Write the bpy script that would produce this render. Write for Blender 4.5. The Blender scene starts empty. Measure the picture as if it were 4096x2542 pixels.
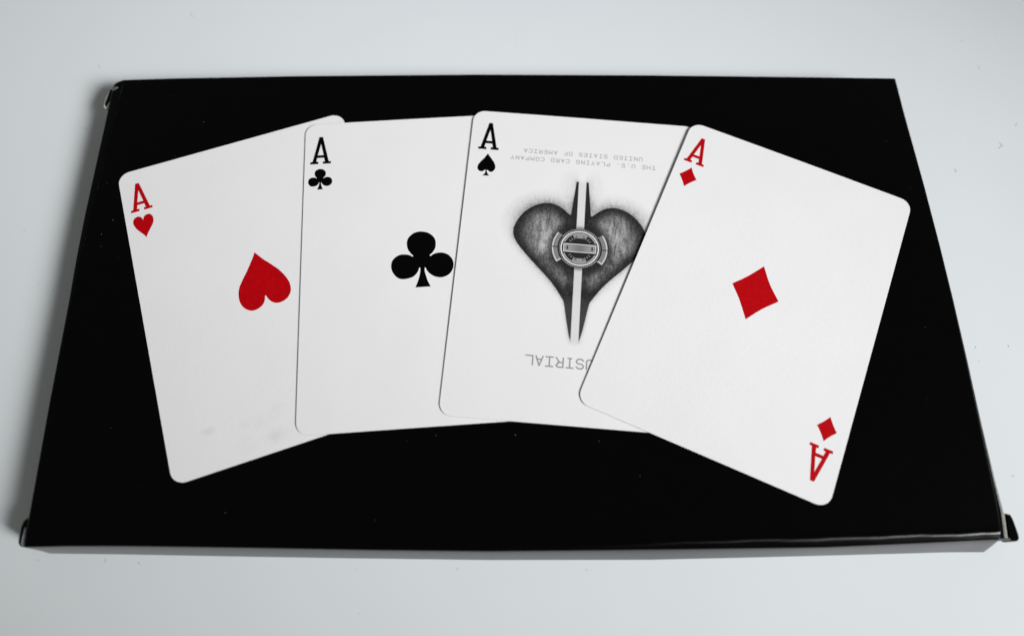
import bpy, bmesh, math, random
import numpy as np
from mathutils import Matrix, Vector
from mathutils.geometry import tessellate_polygon

MM = 0.001          # everything below is measured in millimetres; 1 Blender unit = 1 m
BOX_H = 9.0         # height of the carton above the table

# ------------------------------------------------------------------ camera, world, light
sc = bpy.context.scene
C = sc.collection
sc.render.resolution_x, sc.render.resolution_y = 1024, 635
F_PX, TILT, ROLL, CAM_H = 2838.487, 0.35763, 0.01881, 170.505
cam = bpy.data.cameras.new('camera'); co = bpy.data.objects.new('camera', cam); C.objects.link(co)
ct, st, cr, sr = math.cos(TILT), math.sin(TILT), math.cos(ROLL), math.sin(ROLL)
fwd = Vector((0, st, -ct)); up = Vector((0, ct, st)); rt = Vector((1, 0, 0))
r2 = cr * rt + sr * up; u2 = -sr * rt + cr * up
M = Matrix.Identity(4)
for i in range(3):
    M[i][0], M[i][1], M[i][2] = r2[i], u2[i], -fwd[i]
M[0][3], M[1][3], M[2][3] = 0, 0, (CAM_H + BOX_H) * MM
co.matrix_world = M
cam.sensor_width = 36.0
cam.lens = F_PX / 4096 * 36
cam.clip_start, cam.clip_end = 0.01, 20
cam.dof.use_dof = True
cam.dof.focus_distance = 0.186
cam.dof.aperture_fstop = 6.3
sc.camera = co

w = bpy.data.worlds.new('World'); sc.world = w; w.use_nodes = True
bg = w.node_tree.nodes['Background']
bg.inputs[0].default_value = (1.0, 1.0, 0.95, 1); bg.inputs[1].default_value = 0.145
sc.view_settings.view_transform = 'Standard'; sc.view_settings.look = 'None'
sc.view_settings.exposure = 0; sc.view_settings.gamma = 1

def area_light(name, direction, dist, size, energy, col, aim=(20, 98, BOX_H), spread=28):
    l = bpy.data.lights.new(name, 'AREA'); l.shape = 'RECTANGLE'
    l.size, l.size_y = size; l.spread = math.radians(spread); l.energy = energy; l.color = col
    o = bpy.data.objects.new(name, l); C.objects.link(o)
    d = Vector(direction).normalized()
    o.location = Vector(aim) * MM + d * dist
    o.rotation_euler = (-d).to_track_quat('-Z', 'Y').to_euler()
    return o
area_light('window_light', (1.37, -0.7, 1.02), 0.9, (0.34, 0.36), 0.705, (0.985, 0.992, 1.0))

# ------------------------------------------------------------------ materials
def mat(name):
    m = bpy.data.materials.new(name); m.use_nodes = True
    return m, m.node_tree, m.node_tree.nodes['Principled BSDF']
def node(nt, kind, **kw):
    n = nt.nodes.new(kind)
    for k, v in kw.items(): setattr(n, k, v)
    return n
def objco(nt):
    t = node(nt, 'ShaderNodeTexCoord'); return t.outputs['Object']
def noise(nt, co_, scale, detail=3, rough=.5):
    n = node(nt, 'ShaderNodeTexNoise'); n.inputs['Scale'].default_value = scale
    n.inputs['Detail'].default_value = detail; n.inputs['Roughness'].default_value = rough
    nt.links.new(co_, n.inputs['Vector']); return n.outputs['Fac']
def ramp(nt, fac, stops):
    r = node(nt, 'ShaderNodeValToRGB')
    while len(r.color_ramp.elements) < len(stops): r.color_ramp.elements.new(0.5)
    for e, (p, c) in zip(r.color_ramp.elements, stops):
        e.position = p; e.color = (*c, 1) if len(c) == 3 else c
    nt.links.new(fac, r.inputs['Fac']); return r.outputs['Color']
def math_(nt, op, a, b=None, c=None, clamp=False):
    n = node(nt, 'ShaderNodeMath', operation=op); n.use_clamp = clamp
    for i, x in enumerate((a, b, c)):
        if x is None: continue
        if isinstance(x, (int, float)): n.inputs[i].default_value = x
        else: nt.links.new(x, n.inputs[i])
    return n.outputs[0]
def linen(nt, bsdf, strength=0.35, extra=None):
    """embossed linen finish of the card stock: a fine grid of dimples"""
    o = objco(nt); s = node(nt, 'ShaderNodeSeparateXYZ'); nt.links.new(o, s.inputs[0])
    k = 2 * math.pi / (0.56 * MM)
    wx = math_(nt, 'SINE', math_(nt, 'MULTIPLY', s.outputs[0], k))
    wy = math_(nt, 'SINE', math_(nt, 'MULTIPLY', s.outputs[1], k))
    h = math_(nt, 'MULTIPLY', wx, wy)
    nz = noise(nt, o, 900, 2)
    h = math_(nt, 'ADD', h, math_(nt, 'MULTIPLY', nz, 1.6))
    b = node(nt, 'ShaderNodeBump'); b.inputs['Strength'].default_value = strength
    b.inputs['Distance'].default_value = 0.036 * MM
    nt.links.new(h, b.inputs['Height']); nt.links.new(b.outputs[0], bsdf.inputs['Normal'])

WHITE = (0.785, 0.775, 0.785)
def card_material(name, stains=()):
    m, nt, b = mat(name)
    o = objco(nt)
    mix = node(nt, 'ShaderNodeMix', data_type='RGBA')
    base = ramp(nt, noise(nt, o, 60, 4), [(0.3, tuple(c * 0.975 for c in WHITE)), (0.7, WHITE)])
    if stains:
        acc = None
        for (x, y, rx, ry, amt) in stains:
            mp = node(nt, 'ShaderNodeMapping', vector_type='POINT')
            mp.inputs['Scale'].default_value = (1 / (rx * MM), 1 / (ry * MM), 0.0)
            mp.inputs['Location'].default_value = (-x / rx, -y / ry, 0)
            nt.links.new(o, mp.inputs['Vector'])
            ln = node(nt, 'ShaderNodeVectorMath', operation='LENGTH'); nt.links.new(mp.outputs[0], ln.inputs[0])
            f = math_(nt, 'MULTIPLY', math_(nt, 'SUBTRACT', 1.0, ln.outputs['Value'], clamp=True), amt)
            acc = f if acc is None else math_(nt, 'ADD', acc, f)
        nz = noise(nt, o, 330, 5, .65)
        nz = math_(nt, 'MULTIPLY', math_(nt, 'SUBTRACT', nz, 0.36), 3.2, clamp=True)
        acc = math_(nt, 'MULTIPLY', math_(nt, 'MULTIPLY', acc, .55), nz, clamp=True)
        sm = node(nt, 'ShaderNodeMix', data_type='RGBA')
        nt.links.new(acc, sm.inputs[0]); nt.links.new(base, sm.inputs[6]); sm.inputs[7].default_value = (0.3, 0.3, 0.3, 1)
        base = sm.outputs[2]
    at = node(nt, 'ShaderNodeAttribute', attribute_name='ink')
    nt.links.new(at.outputs['Fac'], mix.inputs[0]); nt.links.new(base, mix.inputs[6])
    mix.inputs[7].default_value = (0.003, 0.0035, 0.003, 1)
    nt.links.new(mix.outputs[2], b.inputs['Base Color'])
    b.inputs['Roughness'].default_value = 0.5; b.inputs['IOR'].default_value = 1.4
    nt.links.new(math_(nt, 'MULTIPLY', math_(nt, 'SUBTRACT', 1.0, at.outputs['Fac'], clamp=True), .3), b.inputs['Specular IOR Level'])
    linen(nt, b)
    return m
M_CARD = card_material('linen_card_stock')
M_CARD_STAINED = card_material('linen_card_stock_smudged', [(-21.5, -34.2, 2.2, 1.5, .55), (-9.5, -35.6, 6.0, 2.0, .35), (-4.5, -34.0, 3.0, 1.2, .35), (-6.0, -40.6, 4.2, 2.4, .55), (-13.5, -40.5, 3.0, 3.0, .25)])

def ink_material(name, c0, c1, spec=.25, rough=.5):
    m, nt, b = mat(name)
    o = objco(nt)
    col = ramp(nt, noise(nt, o, 1500, 3, .7), [(0.35, c0), (0.65, c1)])
    nt.links.new(col, b.inputs['Base Color']); b.inputs['Roughness'].default_value = rough
    b.inputs['Specular IOR Level'].default_value = spec
    linen(nt, b, .3)
    return m
M_RED = ink_material('red_ink', (0.38, 0.0010, 0.0035), (0.47, 0.0018, 0.005), .05)
M_BLACK = ink_material('black_ink', (0.0008, 0.001, 0.0008), (0.002, 0.0024, 0.002), .02)

def plain(name, c0, c1, scale, rough, ior=1.45, spec=.5, bump=0, bscale=400):
    m, nt, b = mat(name)
    o = objco(nt)
    nt.links.new(ramp(nt, noise(nt, o, scale, 5, .6), [(0.3, c0), (0.7, c1)]), b.inputs['Base Color'])
    b.inputs['Roughness'].default_value = rough; b.inputs['IOR'].default_value = ior
    b.inputs['Specular IOR Level'].default_value = spec
    if bump:
        bn = node(nt, 'ShaderNodeBump'); bn.inputs['Strength'].default_value = .5
        bn.inputs['Distance'].default_value = bump * MM
        nt.links.new(noise(nt, o, bscale, 4), bn.inputs['Height']); nt.links.new(bn.outputs[0], b.inputs['Normal'])
    return m
M_EDGE = plain('card_cut_edge', (0.20, 0.16, 0.13), (0.34, 0.29, 0.25), 900, .7)
M_BOX = plain('black_coated_board', (0.0002, 0.0002, 0.0002), (0.0004, 0.0005, 0.0005), 300, .2, 1.3, .3, .03, 130)
M_CORE = plain('white_paper_core', (0.50, 0.50, 0.44), (0.74, 0.74, 0.68), 2500, .8, bump=.05, bscale=3000)
M_RAW = plain('grey_raw_board_edge', (0.08, 0.09, 0.09), (0.20, 0.21, 0.21), 1200, .6, bump=.05, bscale=2500)
M_PALE = plain('pale_cut_edge', (0.22, 0.22, 0.17), (0.42, 0.41, 0.34), 1500, .8)
M_LID = plain('black_coated_board_with_worn_fold', (0.0002, 0.0002, 0.0002), (0.0004, 0.0005, 0.0005), 300, .2, 1.3, .3, .03, 130)
_nt = M_LID.node_tree; _b = _nt.nodes['Principled BSDF']
_a = node(_nt, 'ShaderNodeAttribute', attribute_name='ink').outputs['Fac']      # worn fold: rougher and shinier coating
_w = math_(_nt, 'MULTIPLY', _a, math_(_nt, 'ADD', .35, math_(_nt, 'MULTIPLY', noise(_nt, objco(_nt), 350, 4, .6), 1.1)))
_nt.links.new(math_(_nt, 'ADD', .2, math_(_nt, 'MULTIPLY', _a, .12)), _b.inputs['Roughness'])
_nt.links.new(math_(_nt, 'ADD', 1.3, math_(_nt, 'MULTIPLY', _w, .14)), _b.inputs['IOR'])
_nt.links.new(math_(_nt, 'ADD', .3, math_(_nt, 'MULTIPLY', _w, .35)), _b.inputs['Specular IOR Level'])
M_WORN = plain('blue_white_worn_edge', (0.25, 0.28, 0.33), (0.55, 0.60, 0.66), 1500, .6)
M_SIDE = plain('black_coated_board_side', (0.0004, 0.0005, 0.0005), (0.001, 0.001, 0.001), 300, .22, 1.42, .5, .03, 130)
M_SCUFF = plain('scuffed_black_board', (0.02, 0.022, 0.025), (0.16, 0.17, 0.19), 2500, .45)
M_TABLE = plain('white_lacquered_table', (0.700, 0.735, 0.752), (0.716, 0.750, 0.766), 25, .33, 1.45, .35, .02, 60)
M_DUST = plain('grey_lint', (0.26, 0.27, 0.27), (0.42, 0.43, 0.43), 2000, .9)
M_SPECK = plain('pale_lint', (0.10, 0.11, 0.11), (0.32, 0.33, 0.33), 4000, .9)

# ------------------------------------------------------------------ helpers
def obj(name, verts, faces, m, parent=None, smooth=False, mats=None, midx=None, ink=None):
    me = bpy.data.meshes.new(name)
    me.from_pydata([(v[0] * MM, v[1] * MM, v[2] * MM) for v in verts], [], faces)
    for mm in (mats or [m]): me.materials.append(mm)
    if midx is not None:
        me.polygons.foreach_set('material_index', midx)
    if ink is not None:
        a = me.attributes.new('ink', 'FLOAT', 'POINT'); a.data.foreach_set('value', np.asarray(ink, dtype=np.float32))
    if smooth: me.polygons.foreach_set('use_smooth', [True] * len(me.polygons))
    me.update()
    o = bpy.data.objects.new(name, me); C.objects.link(o)
    if parent: o.parent = parent
    return o
def thing(name, label, cat, loc=(0, 0, 0), rotz=0, group=None):
    o = bpy.data.objects.new(name, None); C.objects.link(o); o.empty_display_size = .01
    o.location = Vector(loc) * MM; o.rotation_euler = (0, 0, rotz)
    o['label'] = label; o['category'] = cat
    if group: o['group'] = group
    return o
def smooth_loop(pts, sub=5, corner=42):
    """closed Catmull-Rom curve through pts that keeps sharp corners"""
    P = [Vector(p) for p in pts]; n = len(P); out = []
    def is_corner(i):
        a, b = P[i] - P[i - 1], P[(i + 1) % n] - P[i]
        return math.degrees(a.angle(b)) > corner
    cr_ = [is_corner(i) for i in range(n)]
    for i in range(n):
        p1, p2 = P[i], P[(i + 1) % n]
        m1 = (p2 - P[i - 1]) / 2 if not cr_[i] else (p2 - p1)
        m2 = (P[(i + 2) % n] - p1) / 2 if not cr_[(i + 1) % n] else (p2 - p1)
        for k in range(sub):
            t = k / sub
            out.append(tuple((2*t**3-3*t*t+1)*p1 + (t**3-2*t*t+t)*m1 + (-2*t**3+3*t*t)*p2 + (t**3-t*t)*m2))
    return out
def interp(x, pts, col=1, key=0):
    pts = sorted(pts, key=lambda q: q[key])
    return float(np.interp(x, [q[key] for q in pts], [q[col] for q in pts]))
def sstep(a, b, x):
    t = min(1, max(0, (x - a) / (b - a))); return t * t * (3 - 2 * t)

# ------------------------------------------------------------------ table (the setting)
def slab(name, x0, x1, y0, y1, z0, z1, m, bevel=2.0):
    b = bevel
    v = [(x0, y0, z0), (x1, y0, z0), (x1, y1, z0), (x0, y1, z0),
         (x0, y0, z1 - b), (x1, y0, z1 - b), (x1, y1, z1 - b), (x0, y1, z1 - b),
         (x0 + b, y0 + b, z1), (x1 - b, y0 + b, z1), (x1 - b, y1 - b, z1), (x0 + b, y1 - b, z1)]
    f = [(3, 2, 1, 0), (8, 9, 10, 11)]
    for i in range(4):
        j = (i + 1) % 4
        f += [(i, j, j + 4, i + 4), (i + 4, j + 4, j + 8, i + 8)]
    return obj(name, v, f, m)
tb = slab('table_top', -620, 620, -420, 560, -28, 0, M_TABLE)
tb['kind'] = 'structure'

# ------------------------------------------------------------------ the black carton
BACK = [(-117.6, 133.5), (-117.2, 134.5), (-116.4, 135.15), (-114.754, 135.75), (-99.872, 136.664), (-63.505, 138.306), (-12.23, 140.027), (39.301, 140.944), (83.547, 141.331), (111.9, 141.5)]
RIGHT = [(111.9, 141.5), (112.381, 129.276), (113.3, 113.322), (113.75, 105.263), (114.5, 86.833), (114.9, 70.957), (115.05, 55.982), (115.0, 39.338), (114.92, 24.323), (114.87, 17.434), (114.2, 11.5)]
LEFT = [(-117.6, 133.2), (-116.991, 114.836), (-116.65, 103.458), (-116.2, 90.239), (-115.5, 77.635), (-114.648, 66.3), (-113.7, 50.82), (-113.0, 39.012), (-112.1, 26.56), (-111.2, 13.878), (-110.55, 5.75)]
FRONT = [(-110.551, 5.75), (-104.0, 6.0), (-100.969, 6.158), (-87.331, 6.402), (-58.816, 6.533), (-30.276, 6.555), (-4.593, 6.743), (21.124, 7.42), (44.053, 8.103), (72.815, 9.0), (90.209, 10.024), (101.852, 10.728), (114.2, 11.5)]
# foot of the front wall, on the table
FOOT = [(-113.0, 5.7), (-109.481, 4.772), (-91.561, 4.9), (-67.615, 4.9), (-37.696, 4.974), (-4.778, 5.164), (34.186, 5.915), (58.271, 6.856), (88.526, 8.138), (106.757, 8.923), (114.9, 9.1)]
box = thing('cardboard_box', 'flat glossy black cardboard box lying on the white table under four fanned aces', 'box', (0, 0, 0))
T = BOX_H
def crease_w(y):   # width of the folded strip along the left edge
    return float(np.interp(y, [5, 60, 80, 100, 126, 136], [0.5, 0.9, 1.6, 2.2, 2.9, 3.2]))
def front_w(x): return 0.5 + 1.35 * sstep(-5, 62, x) - .3 * sstep(85, 112, x) + sstep(0, 50, x) * (.10 * math.sin(x * .35) + .06 * math.sin(x * .93 + 1))
def right_w(y): return 0.7
rng = np.random.default_rng(4)
def und(x, y):   # the board is not quite flat
    return -0.10 + 0.05 * math.sin(x * .045 + 1) * math.sin(y * .05 + .6) + 0.03 * math.sin(x * .11 + y * .07)
def top_z(dl, dr, df, db, x, y):
    z = T + und(x, y) * min(1, min(dl, dr, df, db) / 14)
    wl = crease_w(y)
    if dl < wl: z -= 0.42 * (1 - dl / wl) ** 1.3 * min(1, wl)
    wf = front_w(x)
    if df < wf:
        d_ = wf - df
        z -= .50 * (d_ - .35 * (1 - math.exp(-d_ / .35)))
    # a pressed ridge runs along the front fold on the right half
    amp = 0.13 * sstep(-5, 40, x)
    z += amp * math.exp(-((df - wf - .25) / .55) ** 2)
    for d, r in ((dr, .75), (db, .5), (dl, .35), (df, .35)):
        if d < r: z -= (r - math.sqrt(max(0, r * r - (r - d) ** 2))) * .8
    return z
def edge_spread(L, fine):
    mid = list(np.linspace(fine[-1], L - fine[-1], int((L - 2 * fine[-1]) / 3)))
    return [f for f in fine[:-1]] + mid + [L - f for f in reversed(fine[:-1])]
fine = [0, .06, .14, .24, .36, .5, .6, .7, .8, .9, 1.0, 1.1, 1.2, 1.3, 1.4, 1.5, 1.6, 1.7, 1.8, 1.9, 2.0, 2.2, 2.4, 2.7, 3.0, 3.4, 4.0, 5.0, 7.0]
us = edge_spread(228, fine); vs = edge_spread(131, fine)
V = []; NU, NV = len(us), len(vs)
for v_ in vs:
    for u_ in us:
        a, b = u_ / 228, v_ / 131
        xf = -110.55 + a * (114.2 + 110.55); xb = -117.6 + a * (111.9 + 117.6)
        y = interp(xf, FRONT) * (1 - b) + interp(xb, BACK) * b
        xl, xr = interp(y, LEFT, 0, 1), interp(y, RIGHT, 0, 1)
        x = xl + (xr - xl) * a
        V.append((x, y, top_z(u_, 228 - u_, v_, 131 - v_, x, y)))
Fc = [(j * NU + i, j * NU + i + 1, (j + 1) * NU + i + 1, (j + 1) * NU + i) for j in range(NV - 1) for i in range(NU - 1)]
fold = []
for j in range(NV):
    for i in range(NU):
        x_, y_, z_ = V[j * NU + i]; d_ = vs[j]
        f_ = math.exp(-((d_ - front_w(x_) + .20) / (.20 + .16 * math.exp(-((x_ - 76) / 14) ** 2))) ** 2) * sstep(8, 60, x_)
        fold.append(f_)
lid = obj('lid', V, Fc, M_LID, box, smooth=True, ink=fold)
row = lambda j: [V[j * NU + i] for i in range(NU)]
col = lambda i: [V[j * NU + i] for j in range(NV)]
def wall(name, top, bottom, inward, m, thick=.55):
    """board standing between two polylines, `thick` mm deep towards the inside of the carton"""
    n = len(top); v = []
    for (tx, ty, tz), (bx_, by_, bz) in zip(top, bottom):
        v += [(tx, ty, tz), (bx_, by_, bz), (bx_ + inward[0] * thick, by_ + inward[1] * thick, bz), (tx + inward[0] * thick, ty + inward[1] * thick, tz - .02)]
    f = []
    for i in range(n - 1):
        a, b = 4 * i, 4 * (i + 1)
        for k in range(4):
            k2 = (k + 1) % 4; f.append((a + k, a + k2, b + k2, b + k))
    f += [(0, 3, 2, 1), (4 * n - 4, 4 * n - 3, 4 * n - 2, 4 * n - 1)]
    return obj(name, v, f, m, box, smooth=False)
ft = row(0)
fv = []; NF = 9
for (x, y, z) in ft:       # front wall bellies outwards to its foot
    t_ = (x + 110.55) / 224.75
    xb = -111.4 + t_ * (114.9 + 111.4); yb = interp(xb, FOOT)
    for k in range(NF):
        s = k / (NF - 1); e = s ** .85
        fv.append((x + (xb - x) * s, y + (yb - y) * e, z - .01 + (.02 - z) * s))
ff = [(i * NF + k, i * NF + k + 1, (i + 1) * NF + k + 1, (i + 1) * NF + k) for i in range(len(ft) - 1) for k in range(NF - 1)]
n0 = len(fv); fv += [(p[0], p[1] + .5, p[2]) for p in fv[:n0]]
ff += [tuple(q + n0 for q in reversed(f)) for f in ff]
obj('front_flap', fv, ff, M_SIDE, box, smooth=True)
bk = row(NV - 1); wall('back_wall', [(x, y - .01, z - .01) for x, y, z in bk], [(x, y, .02) for x, y, z in bk], (0, -1), M_BOX)
lf = [p for p in col(0) if p[1] > 6.4]; wall('side_wall', [(x + .01, y, z - .01) for x, y, z in lf], [(x, y, .02) for x, y, z in lf], (1, 0), M_BOX)
rg = [p for p in col(NU - 1) if p[1] > 11.9]; wall('side_wall', [(x - .01, y, z - .01) for x, y, z in rg], [(x, y, .02) for x, y, z in rg], (-1, 0), M_BOX)
# right side: the tucked side board shows its raw cut edge beside the lid
def strip_w(y): return float(np.interp(y, [11.5, 17.4, 24, 39, 56, 71, 87, 105, 129, 141], [1.9, 1.75, 1.3, .85, .64, .54, .46, .38, .28, .2]))
ys = np.linspace(11.9, 140.8, 90)
sv = []
for y in ys:
    x0 = interp(y, RIGHT, 0, 1) + .03; w_ = strip_w(y)
    zt = T - .95
    sv += [(x0, y, zt + .12), (x0 + w_ * .5, y, zt + .08), (x0 + w_ * .8, y, zt), (x0 + w_, y, zt - .25), (x0 + w_ - .25, y, 1.2), (x0, y, 1.2)]
sf = []
for i in range(len(ys) - 1):
    for k in range(6):
        k2 = (k + 1) % 6; sf.append((6 * i + k, 6 * i + k2, 6 * (i + 1) + k2, 6 * (i + 1) + k))
sf += [(5, 4, 3, 2, 1, 0), tuple(6 * (len(ys) - 1) + k for k in range(6))]
sb = obj('inner_side_board', sv, sf, None, box, mats=[M_RAW, M_BOX, M_PALE],
         midx=[(1 if k == 0 else 0 if k == 1 else 2 if k == 2 else 1) for i in range(len(ys) - 1) for k in range(6)] + [1, 1])
sb['label'] = 'raw grey cut edge of the board tucked in along the right side'

def plate(name, outline, z0, z1, m, parent, tilt=(0, 0), mats=None):
    """small piece of board with the given outline; its top leans by tilt (dz/dx, dz/dy)"""
    cx = sum(p[0] for p in outline) / len(outline); cy = sum(p[1] for p in outline) / len(outline)
    n = len(outline); lean = lambda p: (p[0] - cx) * tilt[0] + (p[1] - cy) * tilt[1]
    inner = [(cx + (p[0] - cx) * .8, cy + (p[1] - cy) * .93) for p in outline]
    v = [(p[0], p[1], z0) for p in outline] + [(p[0], p[1], z1 - .12 + lean(p)) for p in outline] + [(p[0], p[1], z1 + lean(p)) for p in inner]
    f = [tuple(reversed(range(n))), tuple(range(2 * n, 3 * n))]
    for i in range(n):
        j = (i + 1) % n
        f += [(i, j, j + n, i + n), (i + n, j + n, j + 2 * n, i + 2 * n)]
    return obj(name, v, f, m, parent)
def grow(o_, d, dx=0, dy=0):
    cx = sum(p[0] for p in o_) / len(o_); cy = sum(p[1] for p in o_) / len(o_)
    r = []
    for x, y in o_:
        l = math.hypot(x - cx, y - cy); r.append((x + (x - cx) / l * d + dx, y + (y - cy) / l * d + dy))
    return r
# back left tab, front left tab, front right tab of the locking flaps
t1 = [(-118.25, 133.1), (-118.9, 133.2), (-119.15, 130.6), (-119.3, 128.15), (-118.95, 127.35), (-118.3, 126.9), (-117.6, 127.75), (-117.0, 129.5), (-116.9, 132.3)]
tab = plate('corner_tab', smooth_loop(t1, 3), T - 3.2, T - 1.35, M_BOX, box)
tab['label'] = 'bent locking tab at the back left corner with a white torn rim'
plate('paper_core', smooth_loop(grow(t1, .26, -.24, -.26), 3), T - 3.4, T - 1.55, M_CORE, tab)
plate('torn_sliver', [(-118.42, 127.0), (-118.02, 127.05), (-117.75, 128.3), (-117.62, 129.2), (-117.95, 128.6), (-118.25, 127.7)], T - 1.5, T - 1.2, M_CORE, tab)
t2 = [(-111.9, 12.1), (-112.62, 11.6), (-112.85, 10.0), (-112.62, 7.3), (-112.3, 6.4), (-111.7, 5.95), (-110.9, 5.85), (-110.6, 6.8), (-110.9, 11.2)]
tab = plate('corner_tab', smooth_loop(t2, 3), T - 4.5, T - 1.25, M_BOX, box)
tab['label'] = 'locking tab at the front left corner with a pale worn fold'
plate('paper_core', smooth_loop(grow(t2, .2, -.2, .2), 3), T - 4.7, T - 1.5, M_PALE, tab)
plate('worn_fold', smooth_loop([(-111.95, 10.1), (-111.6, 10.2), (-111.35, 8.4), (-111.2, 6.9), (-110.75, 6.5), (-111.0, 6.1), (-111.7, 6.2), (-111.95, 7.2)], 3), T - 1.4, T - 1.10, M_WORN, tab)
t3 = [(116.9, 17.5), (118.1, 17.2), (118.45, 16.2), (118.75, 14.4), (118.95, 12.1), (118.35, 11.3), (117.3, 11.2), (116.7, 11.6), (116.75, 14.4)]
tab = plate('corner_tab', smooth_loop(t3, 3), T - 4.5, T - 1.2, M_BOX, box)
tab['label'] = 'black locking tab sticking out at the front right corner'
plate('paper_core', smooth_loop(grow(t3, .02, .05, .0), 3), T - 4.7, T - 1.45, M_RAW, tab)
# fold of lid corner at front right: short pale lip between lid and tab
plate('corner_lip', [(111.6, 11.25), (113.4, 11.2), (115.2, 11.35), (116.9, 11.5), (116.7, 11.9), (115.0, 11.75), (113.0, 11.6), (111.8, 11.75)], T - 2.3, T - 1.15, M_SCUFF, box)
# back left corner: torn paper rim and a small lifted fold
tear = [(-117.75, 133.1), (-117.45, 133.9), (-116.95, 134.85), (-116.1, 135.3), (-115.0, 135.65), (-114.65, 136.3), (-114.2, 136.05), (-114.05, 135.2), (-114.9, 134.9), (-116.1, 134.5), (-116.8, 134.0)]
plate('torn_corner', [(x - .22, y + .22) for x, y in tear], T - 2.2, T - .62, M_CORE, box)
plate('lifted_fold', [(-117.5, 133.2), (-116.6, 133.25), (-115.75, 133.1), (-116.1, 132.5), (-116.75, 132.15), (-117.35, 131.9)], T - .9, T - .12, M_SCUFF, box, tilt=(.06, .05))
# worn crease along the left of the lid: a broken thread of bared paper
random.seed(11)
wear = [(-114.44, 135.3), (-114.58, 132.5), (-114.70, 125.9), (-114.45, 117), (-114.35, 109.0), (-114.35, 105.7), (-114.3, 99.4), (-114.2, 94.1), (-114.25, 87.6), (-114.2, 78)]
wv, wf_ = [], []
def fleck(x, y, lx, ly, z):
    n = len(wv); k = 6
    for i in range(k):
        a = i / k * 2 * math.pi; r = random.uniform(.6, 1)
        wv.append((x + math.cos(a) * lx * r, y + math.sin(a) * ly * r, z + .03))
    wv.append((x, y, z + .07))
    wf_.extend([(n + i, n + (i + 1) % k, n + k) for i in range(k)])
y = 134.6
while y > 80:
    strong = 1.0 if 97 < y < 109 or y > 129 else .35
    if random.random() < .30 + .5 * strong:
        fleck(interp(y, wear, 0, 1) + random.uniform(-.03, .03), y, random.uniform(.02, .045) * (.6 + strong), random.uniform(.12, .5), T - .08)
    y -= random.uniform(.4, .9)
for q in ((-114.35, 105.7), (-114.3, 99.2), (-114.32, 99.9), (-114.3, 101.2), (-114.5, 132.8)): fleck(q[0], q[1], .09, .3, T - .08)
cw = obj('worn_crease', wv, wf_, M_SPECK, box); cw['kind'] = 'stuff'

# ------------------------------------------------------------------ the cards
W2, H2, RAD, TH = 31.75, 44.45, 3.3, .26
POSE = {'H': (-64.3978, 72.6001, 0.3523), 'C': (-23.8516, 79.3144, 0.0908), 'S': (17.0134, 80.2661, -0.0627), 'D': (62.5217, 70.7114, -0.3962)}
# each card bends up over the one below it: (rise, from x, to x, bow, base, tilt)
LIFT = {'H': (0, 1, 0, .04, .005, 0), 'C': (.28, 36, -12, .05, .025, 0), 'S': (.32, 38, -14, .07, .07, .002), 'D': (.32, 40, -8, .10, .10, .004)}
A_OUT = [(-.50, 8.80), (.50, 8.80), (2.26, .72), (2.86, .70), (2.86, -.05), (.62, -.05), (.62, .70), (1.16, .72), (.93, 1.92), (-.95, 1.92), (-1.17, .72), (-.60, .70), (-.60, -.05), (-2.86, -.05), (-2.86, .70), (-2.24, .72)]
A_IN = [(.02, 6.45), (-.80, 2.80), (.80, 2.80)]
CLUB = [[-0.078, 8.407], [1.533, 8.0], [2.841, 6.996], [3.542, 5.688], [3.638, 4.426], [3.412, 3.192], [2.671, 1.997], [1.953, 1.394], [1.943, 1.085], [2.22, 1.02], [3.147, 1.624], [4.833, 1.869], [6.352, 1.412], [7.429, 0.443], [8.04, -0.907], [8.069, -2.136], [7.755, -3.26], [6.944, -4.421], [5.671, -5.124], [4.423, -5.282], [3.057, -4.919], [1.843, -4.081], [1.114, -3.121], [0.792, -2.339], [0.659, -2.177], [0.488, -2.318], [0.489, -3.232], [0.791, -4.616], [1.225, -6.153], [1.917, -7.698], [-2.085, -7.699], [-1.531, -6.419], [-1.082, -5.095], [-0.738, -3.605], [-0.619, -2.321], [-0.793, -2.111], [-0.962, -2.222], [-1.236, -3.117], [-2.023, -4.201], [-3.141, -4.882], [-5.073, -5.175], [-6.576, -4.727], [-7.656, -3.447], [-8.162, -2.199], [-8.242, -0.973], [-7.948, 0.232], [-7.1, 1.253], [-5.907, 1.869], [-4.654, 1.909], [-3.544, 1.712], [-2.72, 1.225], [-2.512, 1.18], [-2.409, 1.405], [-2.979, 2.061], [-3.72, 3.197], [-3.986, 4.461], [-3.96, 5.712], [-3.427, 6.935], [-2.277, 7.965], [-1.138, 8.366]]
HEART = [[-0.993, 9.045], [0.802, 6.325], [1.717, 5.174], [2.848, 3.701], [3.957, 2.157], [4.976, 0.237], [5.604, -1.458], [5.862, -2.855], [5.742, -4.44], [5.24, -5.561], [4.301, -6.526], [3.037, -7.052], [1.612, -7.041], [0.47, -6.407], [-0.294, -5.343], [-0.696, -4.24], [-0.826, -3.986], [-1.005, -4.215], [-1.298, -5.237], [-1.895, -6.151], [-2.895, -6.841], [-4.093, -7.143], [-5.191, -6.986], [-6.304, -6.222], [-7.161, -4.893], [-7.505, -3.257], [-7.381, -1.533], [-6.953, -0.065], [-6.372, 1.035], [-5.161, 2.743], [-3.973, 4.31], [-2.511, 6.463], [-1.54, 7.971]]
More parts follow.
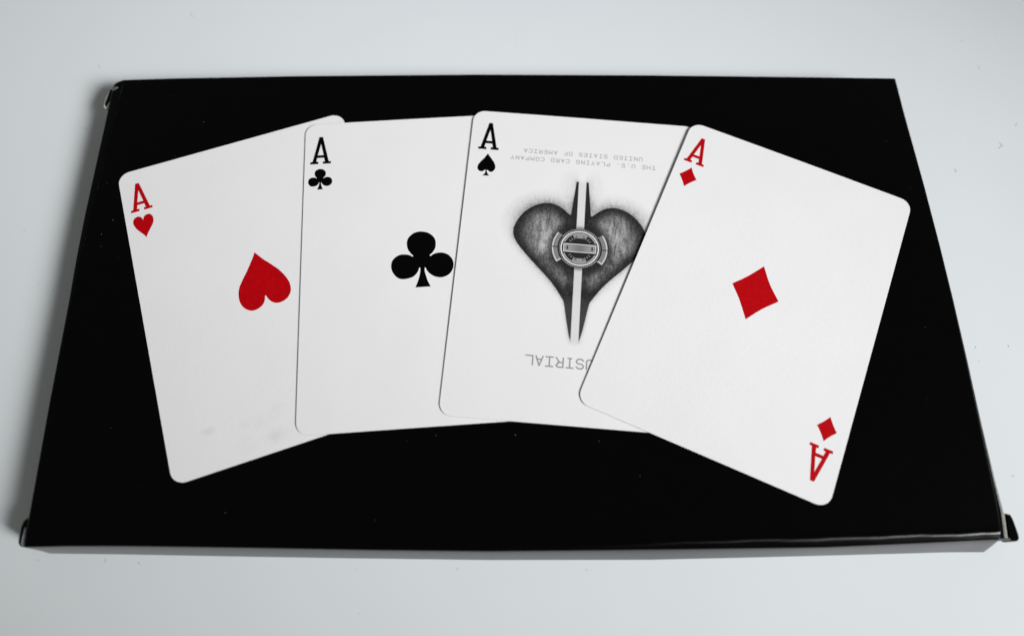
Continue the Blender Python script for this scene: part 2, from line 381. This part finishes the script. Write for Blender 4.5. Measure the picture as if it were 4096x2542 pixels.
SPADE = [[-26.564, 30.359], [-25.473, 28.951], [-24.536, 27.571], [-24.101, 26.325], [-24.201, 25.462], [-24.723, 24.735], [-25.293, 24.547], [-25.826, 24.755], [-26.153, 25.117], [-26.342, 25.1], [-26.361, 24.672], [-26.095, 24.017], [-25.586, 23.267], [-27.488, 23.248], [-26.981, 23.768], [-26.745, 24.383], [-26.707, 25.067], [-26.893, 25.169], [-27.222, 24.765], [-27.783, 24.494], [-28.459, 24.654], [-28.902, 25.125], [-29.055, 25.794], [-28.875, 26.666], [-28.243, 27.753], [-27.33, 29.042]]
DIAMOND = [[-0.05, 9.168], [2.78, 4.92], [6.26, 1.1], [2.85, -2.80], [-0.10, -7.052], [-3.13, -2.60], [-6.22, 1.1], [-3.12, 4.75]]

def card_z(c, lx, ly):      # underside of the card above the lid
    h, xr, xl, b, base, tl = LIFT[c]
    t = np.clip((xr - lx) / (xr - xl), 0, 1)
    return base + h * t * t * (3 - 2 * t) + tl * (W2 - lx) + b * (1 - (ly / H2) ** 2)
def card_body(c, m, parent):
    lys = [-H2 + RAD * (1 - math.cos(a)) for a in np.linspace(0, math.pi / 2, 11)]
    lys += list(np.linspace(-H2 + RAD, H2 - RAD, 46))[1:-1] + [-q for q in reversed(lys)]
    nc = 33; v = []; f = []; mi = []
    def hw(ly):
        d = H2 - abs(ly)
        return W2 if d >= RAD else W2 - RAD + math.sqrt(max(0, RAD ** 2 - (RAD - d) ** 2))
    for layer in (TH, 0):
        for ly in lys:
            for k in range(nc):
                lx = hw(ly) * (2 * k / (nc - 1) - 1); v.append((lx, ly, card_z(c, lx, ly) + layer))
    nr = len(lys); N = nr * nc
    for j in range(nr - 1):
        for i in range(nc - 1):
            a = j * nc + i; q = (a, a + 1, a + nc + 1, a + nc)
            f.append(q); mi.append(0); f.append(tuple(N + t for t in reversed(q))); mi.append(0)
    rim = [i for i in range(nc)] + [j * nc + nc - 1 for j in range(1, nr)] + [(nr - 1) * nc + i for i in range(nc - 2, -1, -1)] + [j * nc for j in range(nr - 2, 0, -1)]
    for a, b in zip(rim, rim[1:] + rim[:1]):
        f.append((a, a + N, b + N, b)); mi.append(1)
    o = obj('card_stock', v, f, None, parent, mats=[m, M_EDGE], midx=mi, ink=[0.0] * len(v))
    return o
def print_shape(name, c, loops, m, parent, dz=.012):
    vs_ = [[Vector((x, y, 0)) for x, y in l] for l in loops]
    tri = tessellate_polygon(vs_)
    flat = [p for l in vs_ for p in l]
    def up_(t):
        a, b, d = (flat[i] for i in t)
        return t if (b - a).cross(d - a).z > 0 else tuple(reversed(t))
    bm = bmesh.new(); bv = [bm.verts.new(p) for p in flat]
    for t in tri:
        try: bm.faces.new([bv[i] for i in up_(t)])
        except ValueError: pass
    lo, hi = min(p.x for p in flat), max(p.x for p in flat)
    n_ = max(2, int((hi - lo) / 1.2))
    for i in range(1, n_):
        g_ = bm.verts[:] + bm.edges[:] + bm.faces[:]
        bmesh.ops.bisect_plane(bm, geom=g_, plane_co=(lo + (hi - lo) * i / n_, 0, 0), plane_no=(1, 0, 0), dist=1e-4)
    bm.verts.index_update()
    v = [(p.co.x, p.co.y, card_z(c, p.co.x, p.co.y) + TH + dz) for p in bm.verts]
    f = [tuple(q.index for q in fc.verts) for fc in bm.faces]
    bm.free()
    return obj(name, v, f, m, parent)
def rot(l): return [(-x, -y) for x, y in l]
def place(l, s, dx, dy): return [(x * s + dx, y * s + dy) for x, y in l]
G = 'aces fanned out on the black box'
def make_card(c, label, m, ink, dx, dy, small, big, cut=(0, 0)):
    cx, cy, a = POSE[c]
    t = thing('playing_card', label, 'playing card', (cx, cy, T), a, G)
    card_body(c, m, t)
    for turn in (False, True):
        out, inn, pip = place(A_OUT, 1, -27.35 + dx, 31.33 + dy), place(A_IN, 1, -27.35 + dx, 31.33 + dy), small
        if turn:
            out, inn, pip = (place(rot(q), 1, *cut) for q in (out, inn, pip))
        print_shape('index_letter', c, [out, inn], ink, t)
        print_shape('index_pip', c, [pip], ink, t)
    if big: print_shape('centre_pip', c, [big], ink, t)
    return t
hs = smooth_loop(HEART); tip = (-0.993, 9.045)
make_card('H', 'ace of hearts with red index and red heart, leftmost card of the fan', M_CARD_STAINED, M_RED, .3, 0,
          [(-(x - tip[0]) * .40 - 27.13, -(y - tip[1]) * .425 + 22.816) for x, y in hs], hs)
cs = smooth_loop(CLUB)
make_card('C', 'ace of clubs with one large black club, lying between hearts and spades', M_CARD, M_BLACK, 0, 0, place(cs, .404, -27.30, 26.27), cs)
ss = smooth_loop(SPADE)
sp = make_card('S', 'ace of spades with a large upside down grey spade emblem and small printed text', M_CARD, M_BLACK, .78, .45, ss, None)
ds = smooth_loop(DIAMOND)
make_card('D', 'ace of diamonds with one red diamond, rightmost and topmost card of the fan', M_CARD, M_RED, .25, .15, place(ds, .398, -27.12, 26.32), ds, (-.7, .6))

# ---- printed art of the ace of spades: fine grids carrying an ink density
def vnoise(x, y, seed):
    g = np.random.default_rng(seed).random((256, 256))
    xi, yi = np.floor(x).astype(int), np.floor(y).astype(int); fx, fy = x - xi, y - yi
    fx = fx * fx * (3 - 2 * fx); fy = fy * fy * (3 - 2 * fy)
    q = lambda a, b: g[a % 256, b % 256]
    return (q(xi, yi) * (1 - fx) + q(xi + 1, yi) * fx) * (1 - fy) + (q(xi, yi + 1) * (1 - fx) + q(xi + 1, yi + 1) * fx) * fy
def seg_dist(X, Y, a, b):
    ax, ay = a; dx, dy = b[0] - ax, b[1] - ay; L = dx * dx + dy * dy + 1e-12
    t = np.clip(((X - ax) * dx + (Y - ay) * dy) / L, 0, 1)
    return np.hypot(X - ax - t * dx, Y - ay - t * dy)
def poly_sd(X, Y, loop):   # signed distance, negative inside
    d = np.full(X.shape, 1e9); ins = np.zeros(X.shape, bool)
    for (x0, y0), (x1, y1) in zip(loop, loop[1:] + loop[:1]):
        d = np.minimum(d, seg_dist(X, Y, (x0, y0), (x1, y1)))
        if abs(y1 - y0) > 1e-9:
            ins ^= ((y0 > Y) != (y1 > Y)) & (X < (x1 - x0) * (Y - y0) / (y1 - y0) + x0)
    return np.where(ins, -d, d)
def ss_(a, b, x):   # works with a > b too
    t = np.clip((x - a) / (b - a), 0, 1); return t * t * (3 - 2 * t)
def ink_patch(name, c, X, Y, Dn, m, parent, dz, cut=.02):
    ny, nx = X.shape
    keep = np.maximum.reduce([Dn[:-1, :-1], Dn[1:, :-1], Dn[:-1, 1:], Dn[1:, 1:]]) > cut
    js, is_ = np.nonzero(keep)
    q = np.stack([js * nx + is_, js * nx + is_ + 1, (js + 1) * nx + is_ + 1, (js + 1) * nx + is_], 1)
    uniq, invx = np.unique(q, return_inverse=True); q = invx.reshape(-1, 4)
    xs, ys_ = X.ravel()[uniq], Y.ravel()[uniq]
    z = card_z(c, xs, ys_) + TH + dz
    me = bpy.data.meshes.new(name)
    me.vertices.add(len(uniq)); me.vertices.foreach_set('co', (np.stack([xs, ys_, z], 1) * MM).astype(np.float32).ravel())
    me.loops.add(q.size); me.loops.foreach_set('vertex_index', q.ravel().astype(np.int32))
    me.polygons.add(len(q)); me.polygons.foreach_set('loop_start', (np.arange(len(q)) * 4).astype(np.int32))
    me.materials.append(m); me.update(calc_edges=True); me.validate()
    at = me.attributes.new('ink', 'FLOAT', 'POINT'); at.data.foreach_set('value', Dn.ravel()[uniq].astype(np.float32))
    o = bpy.data.objects.new(name, me); C.objects.link(o); o.parent = parent
    return o
AX = .28; DC = (.40 - AX, 3.25)
HALF = [(-2.412, 13.142), (-2.75, 13.05), (-4.2, 14.35), (-5.95, 15.55), (-8.0, 16.15), (-10.161, 15.997), (-12.555, 15.022), (-14.664, 13.316), (-16.281, 11.161), (-17.227, 9.081), (-17.6, 7.4), (-17.35, 5.4), (-16.25, 3.4), (-14.5, 1.25), (-11.717, -1.75), (-8.22, -5.3), (-5.896, -7.95), (-3.6, -11.3), (-2.96, -12.662), (-2.21, -16.6), (-1.35, -20.9), (-0.75, -22.85)]
HALF = [(x - AX, y) for x, y in HALF]
PR = [(-1.04, 23.5), (-1.68, 23.5)]
body = PR + HALF[:1] + smooth_loop(HALF + [(0, -23), (0, 13)], 4)[4:4 * len(HALF) - 3] + [(-.98, -22.9)]
pitch = .11
gx = np.arange(-24, 24.01, pitch); gy = np.arange(-28, 29.01, pitch)
X, Y = np.meshgrid(gx, gy)
XA = -np.abs(X)
sd = poly_sd(XA, Y, body + [(-1.0, 0)])
slot = (np.abs(X) < 1.0) & (Y < 23.5) & (Y > -23.2)
n1 = vnoise(X * 1.1 + 7, Y * .28 + 3, 1); n2 = vnoise(X * 3.2, Y * .9, 2); n3 = vnoise(X * .33, Y * .30, 3); n4 = vnoise(X * 7, Y * 6, 5); n5 = vnoise(X * 5.5, Y * .7, 8)
depth = np.clip(-sd, 0, 9)
rd = np.hypot(X - DC[0], Y - DC[1])
lobe = np.exp(-(((np.abs(X) - 9.2) / 5.2) ** 2 + ((Y - 8.6) / 6.0) ** 2)) + .6 * np.exp(-(((np.abs(X) - 9.8) / 4.0) ** 2 + ((Y - 2.2) / 4.0) ** 2)) + .42 * np.exp(-(((np.abs(X) - 4.2) / 2.6) ** 2 + ((Y + 5.2) / 4.6) ** 2))
light = lobe * ss_(.0, 4.0, depth) * (.30 + .70 * n1 + .55 * (n2 - .5) + .45 * (n3 - .3) + .40 * (n5 - .5))
light *= ss_(6.8, 10.0, rd) * .95 + .05
light += .22 * np.exp(-((rd - 9.5) / 1.6) ** 2) * (Y < -1) * n2
grain = .5 * (vnoise(X * 3.3, Y * 3.3, 21) + vnoise(X * 6.5, Y * 5.1, 22)) - .5
inside = 0.985 - .40 * np.clip(light, 0, 1.25) + .34 * grain * np.clip(light * 2, 0.15, 1) - .02 * n4
inside = inside + (.975 - inside) * ss_(11.5, 14.5, Y) * (np.abs(X) < 3.2) * ss_(4.4, 2.2, np.abs(X))
tl_ = ss_(9.5, 14, -Y); inside = inside * (1 - tl_) + (.96 - .04 * n4) * tl_
halo_top = ss_(6, 15, Y) * (np.abs(X) > 1.0)
reach = (.85 + .8 * halo_top + .35 * ss_(2, 9, Y) - .45 * ss_(8, 14, -Y)) * (1 - .62 * np.exp(-(X / 3.4) ** 2) * ss_(14.5, 18, Y))
halo = np.exp(-np.clip(sd, 0, 20) / reach * (1.25 - .5 * n5 * halo_top)) * (.40 + .16 * halo_top + .22 * n2 - .06 * ss_(8, 14, -Y)) * (1 - ss_(3.0, 6.0, sd))
halo = halo * np.where(Y > 16.2, 1 - .6 * ss_(16.2, 20.5, Y), 1)
aa = np.clip(.5 - sd / pitch, 0, 1)
halo = halo * (1 + .9 * grain)
D = inside * aa + np.clip(halo, 0, .62) * (1 - aa)
sl = .13 + .03 * n4 + .06 * ss_(9, 13, 22 - np.abs(Y))
sedge = np.clip(.5 + (1.0 - np.abs(X)) / pitch, 0, 1) * ss_(-24.5, -22.5, Y) * (1 - ss_(22.6, 24.3, Y))
D = D * (1 - sedge) + sl * sedge
shade = np.exp(-(np.clip(rd - 5.2, 0, 9) / 1.35) ** 2)
D = np.maximum(D, shade * .985)
D = np.clip(D, 0, 1)
emb = ink_patch('spade_emblem', 'S', X + AX, Y, D, M_CARD, sp, .008)
# the round dial in the middle of the emblem
pd = .07
gx = np.arange(-7.6, 7.61, pd); X, Y = np.meshgrid(gx, gx)
R_ = np.hypot(X, Y); A_ = np.degrees(np.arctan2(Y, X)); n4 = vnoise(X * 6, Y * 6, 5)
line = lambda d, w_: np.clip(.5 + (w_ - d) / pd, 0, 1)
K = np.full(X.shape, .97)
def paint(mask, val):
    global K
    K = K * (1 - mask) + val * mask
paint(line(np.abs(R_ - 5.42), .05) * (np.sin(np.radians(A_) * 60) > -.3), .3)
aang = np.abs(np.where(X < 0, np.where(A_ > 0, 180 - A_, 180 + A_), np.abs(A_)))
wing = np.clip(.5 + (.68 - np.abs(R_ - 6.62)) / pd, 0, 1) * (aang < 35) * (np.abs(Y) > .16)
paint(wing, .68 + .1 * n4)
paint(line(np.abs(R_ - 7.18), .11) * (aang < 35) * (np.abs(Y) > .16), .10)
paint(line(np.abs(R_ - 6.6), .05) * (aang < 33) * (np.abs(Y) > .16), .75)
paint(line(np.abs(aang - 34.4) * .115, .12) * (np.abs(R_ - 6.62) < .68) * (Y < 0), .12)
disc = np.clip(.5 + (4.8 - R_) / pd, 0, 1)
paint(disc, .975)
for r_ in (4.45,):
    paint(line(np.abs(R_ - r_), .16) * (np.abs(np.abs(A_) - 90) > 28) * (np.abs(Y) > 1.7), .50)
cap = (np.abs(Y) > 2.95) * (np.abs(X) < 1.25 + .72 * ss_(2.95, 3.6, np.abs(Y))) * (R_ < 4.62)
paint(cap * 1.0, .60 + .08 * n4)
paint(cap * (np.abs(Y) > 3.12) * (np.hypot(np.abs(X) - .95, np.abs(Y) - 3.35) < .2), .95)
for a0 in (38, 50, 62, 118, 130, 142):
    for s_ in (1, -1):
        ca, sa = math.cos(math.radians(a0)), math.sin(math.radians(a0)) * s_
        paint(line(seg_dist(X, Y, (3.0 * ca, 3.0 * sa), (3.6 * ca, 3.6 * sa)), .05) * (1 - cap), .35)
qx, qy = np.abs(X) - 4.17, np.abs(Y) - 1.03
rb = np.hypot(np.maximum(qx, 0), np.maximum(qy, 0)) + np.minimum(np.maximum(qx, qy), 0) - .2
paint(np.clip(.5 - (rb - .32) / pd, 0, 1), .98)
paint(np.clip(.5 - rb / pd, 0, 1), .12)
paint(np.clip(.5 - (rb + .2) / pd, 0, 1),   .58 + .16 * np.exp(-(X / 2.2) ** 2) + .05 * n4)
paint(line(np.maximum(np.abs(np.abs(X) - 3.3) - .12, np.abs(Y) - .45), .1), .95)
paint(line(np.hypot(np.abs(X) - 4.0, Y), .16), .9)
paint(line(np.abs(R_ - 4.96), .17), .035)
vis = (R_ < 5.6) | ((aang < 36) & (R_ < 7.35))
ink_patch('dial', 'S', X + AX + DC[0], Y + DC[1], np.where(vis, np.clip(K, .021, 1), 0), M_CARD, emb, .014)

# lettering, drawn as strokes on a 4 x 6 cell (printed upside down on this card)
GL = {'T': ['0646', '2620', '1030'], 'H': ['0006', '4046', '0343'], 'E': ['0006', '0646', '0343', '0040'], 'U': ['060110304146'],
      'S': ['453616054421402000', ], 'P': ['0006', '06364534330 3'.replace(' ', '')], 'L': ['0600', '0040'], 'A': ['0026', '2640', '1232'],
      'Y': ['0623', '4623', '2320'], 'I': ['0646', '0040', '2620'], 'N': ['0006', '0640', '4046'], 'G': ['4536160501103040434323'],
      'C': ['453616050110304 1'.replace(' ', '')], 'R': ['0006', '0636454433'.replace('4433', '3433') + '03', '2340'], 'D': ['0006', '063645413000'],
      'O': ['1636454130100105 16'.replace(' ', '')], 'M': ['0006', '0623', '2346', '4640'], 'F': ['0006', '0646', '0333'], '.': ['2021']}
GL['S'] = ['4536160504133342413010 01'.replace(' ', '')]
GL['G'] = ['4536160501103041', '4143', '4323']
def text_patch(name, text, x_first, pitch_, yc, w_, h_, stroke, dens, cell, seed):
    x0, x1 = x_first - pitch_ * (len(text) - 1) - pitch_ * .6, x_first + pitch_ * .6
    X, Y = np.meshgrid(np.arange(x0, x1, cell), np.arange(yc - h_ * .62, yc + h_ * .62, cell))
    Dn = np.zeros(X.shape)
    for k, ch in enumerate(text):
        if ch == ' ': continue
        cx = x_first - pitch_ * k
        s0 = max(0, int((cx - w_ - x0) / cell)); s1 = int((cx + w_ - x0) / cell) + 1
        for stx in GL[ch]:
            p = [(cx - (int(stx[i]) / 4 - .5) * w_, yc - (int(stx[i + 1]) / 6 - .5) * h_) for i in range(0, len(stx), 2)]
            for a, b in zip(p, p[1:]):
                d = seg_dist(X[:, s0:s1], Y[:, s0:s1], a, b)
                Dn[:, s0:s1] = np.maximum(Dn[:, s0:s1], np.clip(.5 + (stroke - d) / cell, 0, 1))
    dots = .72 + .28 * np.sin((X + Y) * 2 * np.pi / .26) * np.sin((X - Y) * 2 * np.pi / .26)
    return ink_patch(name, 'S', X, Y, Dn * dens * dots, M_CARD, sp, .008, .03)
text_patch('lettering', 'UNITED STATES OF AMERICA', 16.145, 1.402, 32.26, .82, 1.12, .10, .72, .045, 1)
text_patch('lettering', 'THE U.S. PLAYING CARD COMPANY', 19.783, 1.408, 29.79, .82, 1.12, .10, .72, .045, 2)
text_patch('lettering', 'INDUSTRIAL', 12.10, 2.54, -28.67, 1.75, 2.45, .17, .92, .07, 3)

# ------------------------------------------------------------------ lint on the table and specks on the lid
random.seed(5)
dv, df_ = [], []
def hair(v, f, x, y, z, length, width, ang, curl):
    n = 7; px, py = x, y; a = ang; base = len(v)
    for i in range(n):
        t = i / (n - 1); w_ = width * (.35 + .65 * math.sin(math.pi * (.1 + .8 * t)))
        nx_, ny_ = -math.sin(a), math.cos(a)
        v += [(px + nx_ * w_, py + ny_ * w_, z), (px, py, z + w_ * 1.2), (px - nx_ * w_, py - ny_ * w_, z)]
        px += math.cos(a) * length / n; py += math.sin(a) * length / n; a += curl / n
    for i in range(n - 1):
        b = base + 3 * i
        f += [(b, b + 1, b + 4, b + 3), (b + 1, b + 2, b + 5, b + 4)]
HAIR = [(-129.5, 148.4, 2.2), (-104.6, 169.4, 2.6), (-.3, 161.4, .9), (144.5, 126.1, 2.0), (144.5, 152.8, 1.4), (140.8, 163.7, 1.0), (-125.9, 72.9, 1.5), (-137.7, 91.3, 1.6), (-123.7, 59.7, .8), (151.0, 131.9, 1.6), (129.2, 116.5, 1.5), (146.0, 124.9, 2.6), (135.1, 126.2, .9), (-128.7, 125.2, 1.6), (-116.9, 76.0, .6), (-129.6, 74.0, 1.8), (124.2, 61.6, 1.3), (132.7, 62.1, .9), (124.3, 57.3, .7), (-36.3, 2.6, .8), (-11.9, 3.3, .8), (19.1, 3.2, .7), (-112.6, 3.2, 1.5), (-96, 2.9, 1.2), (-88.2, 3.2, 1.0), (126.6, 27.6, 1.0)]
for x, y, l in HAIR: hair(dv, df_, x, y, .01, l, random.uniform(.035, .06), random.uniform(0, 6.3), random.uniform(-2.2, 2.2))
for k in range(70):
    x, y = random.uniform(-150, 160), random.uniform(-14, 175)
    if -122 < x < 121 and 3 < y < 146: continue
    hair(dv, df_, x, y, .01, random.uniform(.2, .7), random.uniform(.02, .04), random.uniform(0, 6.3), random.uniform(-1, 1))
dust = obj('table_dust', dv, df_, M_DUST); dust['kind'] = 'stuff'
dust['label'] = 'fine grey hairs and lint scattered over the white table around the box'; dust['category'] = 'dust'
sv_, sf_ = [], []
SPK = [(-100.22, 130.29), (-89.02, 121.41), (-94.96, 109.98), (109.48, 104.22), (-18.99, 34.7), (-17.99, 33.13), (-108.06, 89.65), (-110.12, 85.25), (-109.49, 81.78), (105.13, 119.17), (105.88, 63.31), (102.96, 44.3), (21.59, 32.49), (1.26, 33.5), (-30.83, 13.1), (-65.74, 14.14), (31.05, 24.52), (-111.86, 100.94), (40.56, 123.38)]
for x, y in SPK: hair(sv_, sf_, x, y, T - .0, random.uniform(.12, .3), .045, random.uniform(0, 6.3), .8)
for k in range(45):
    x, y = random.uniform(-108, 108), random.uniform(16, 132)
    hair(sv_, sf_, x, y, T - .04, random.uniform(.06, .16), .025, random.uniform(0, 6.3), .5)
spk = obj('box_dust', sv_, sf_, M_SPECK); spk['kind'] = 'stuff'
spk['label'] = 'tiny pale specks of dust on the black box lid around the cards'; spk['category'] = 'dust'
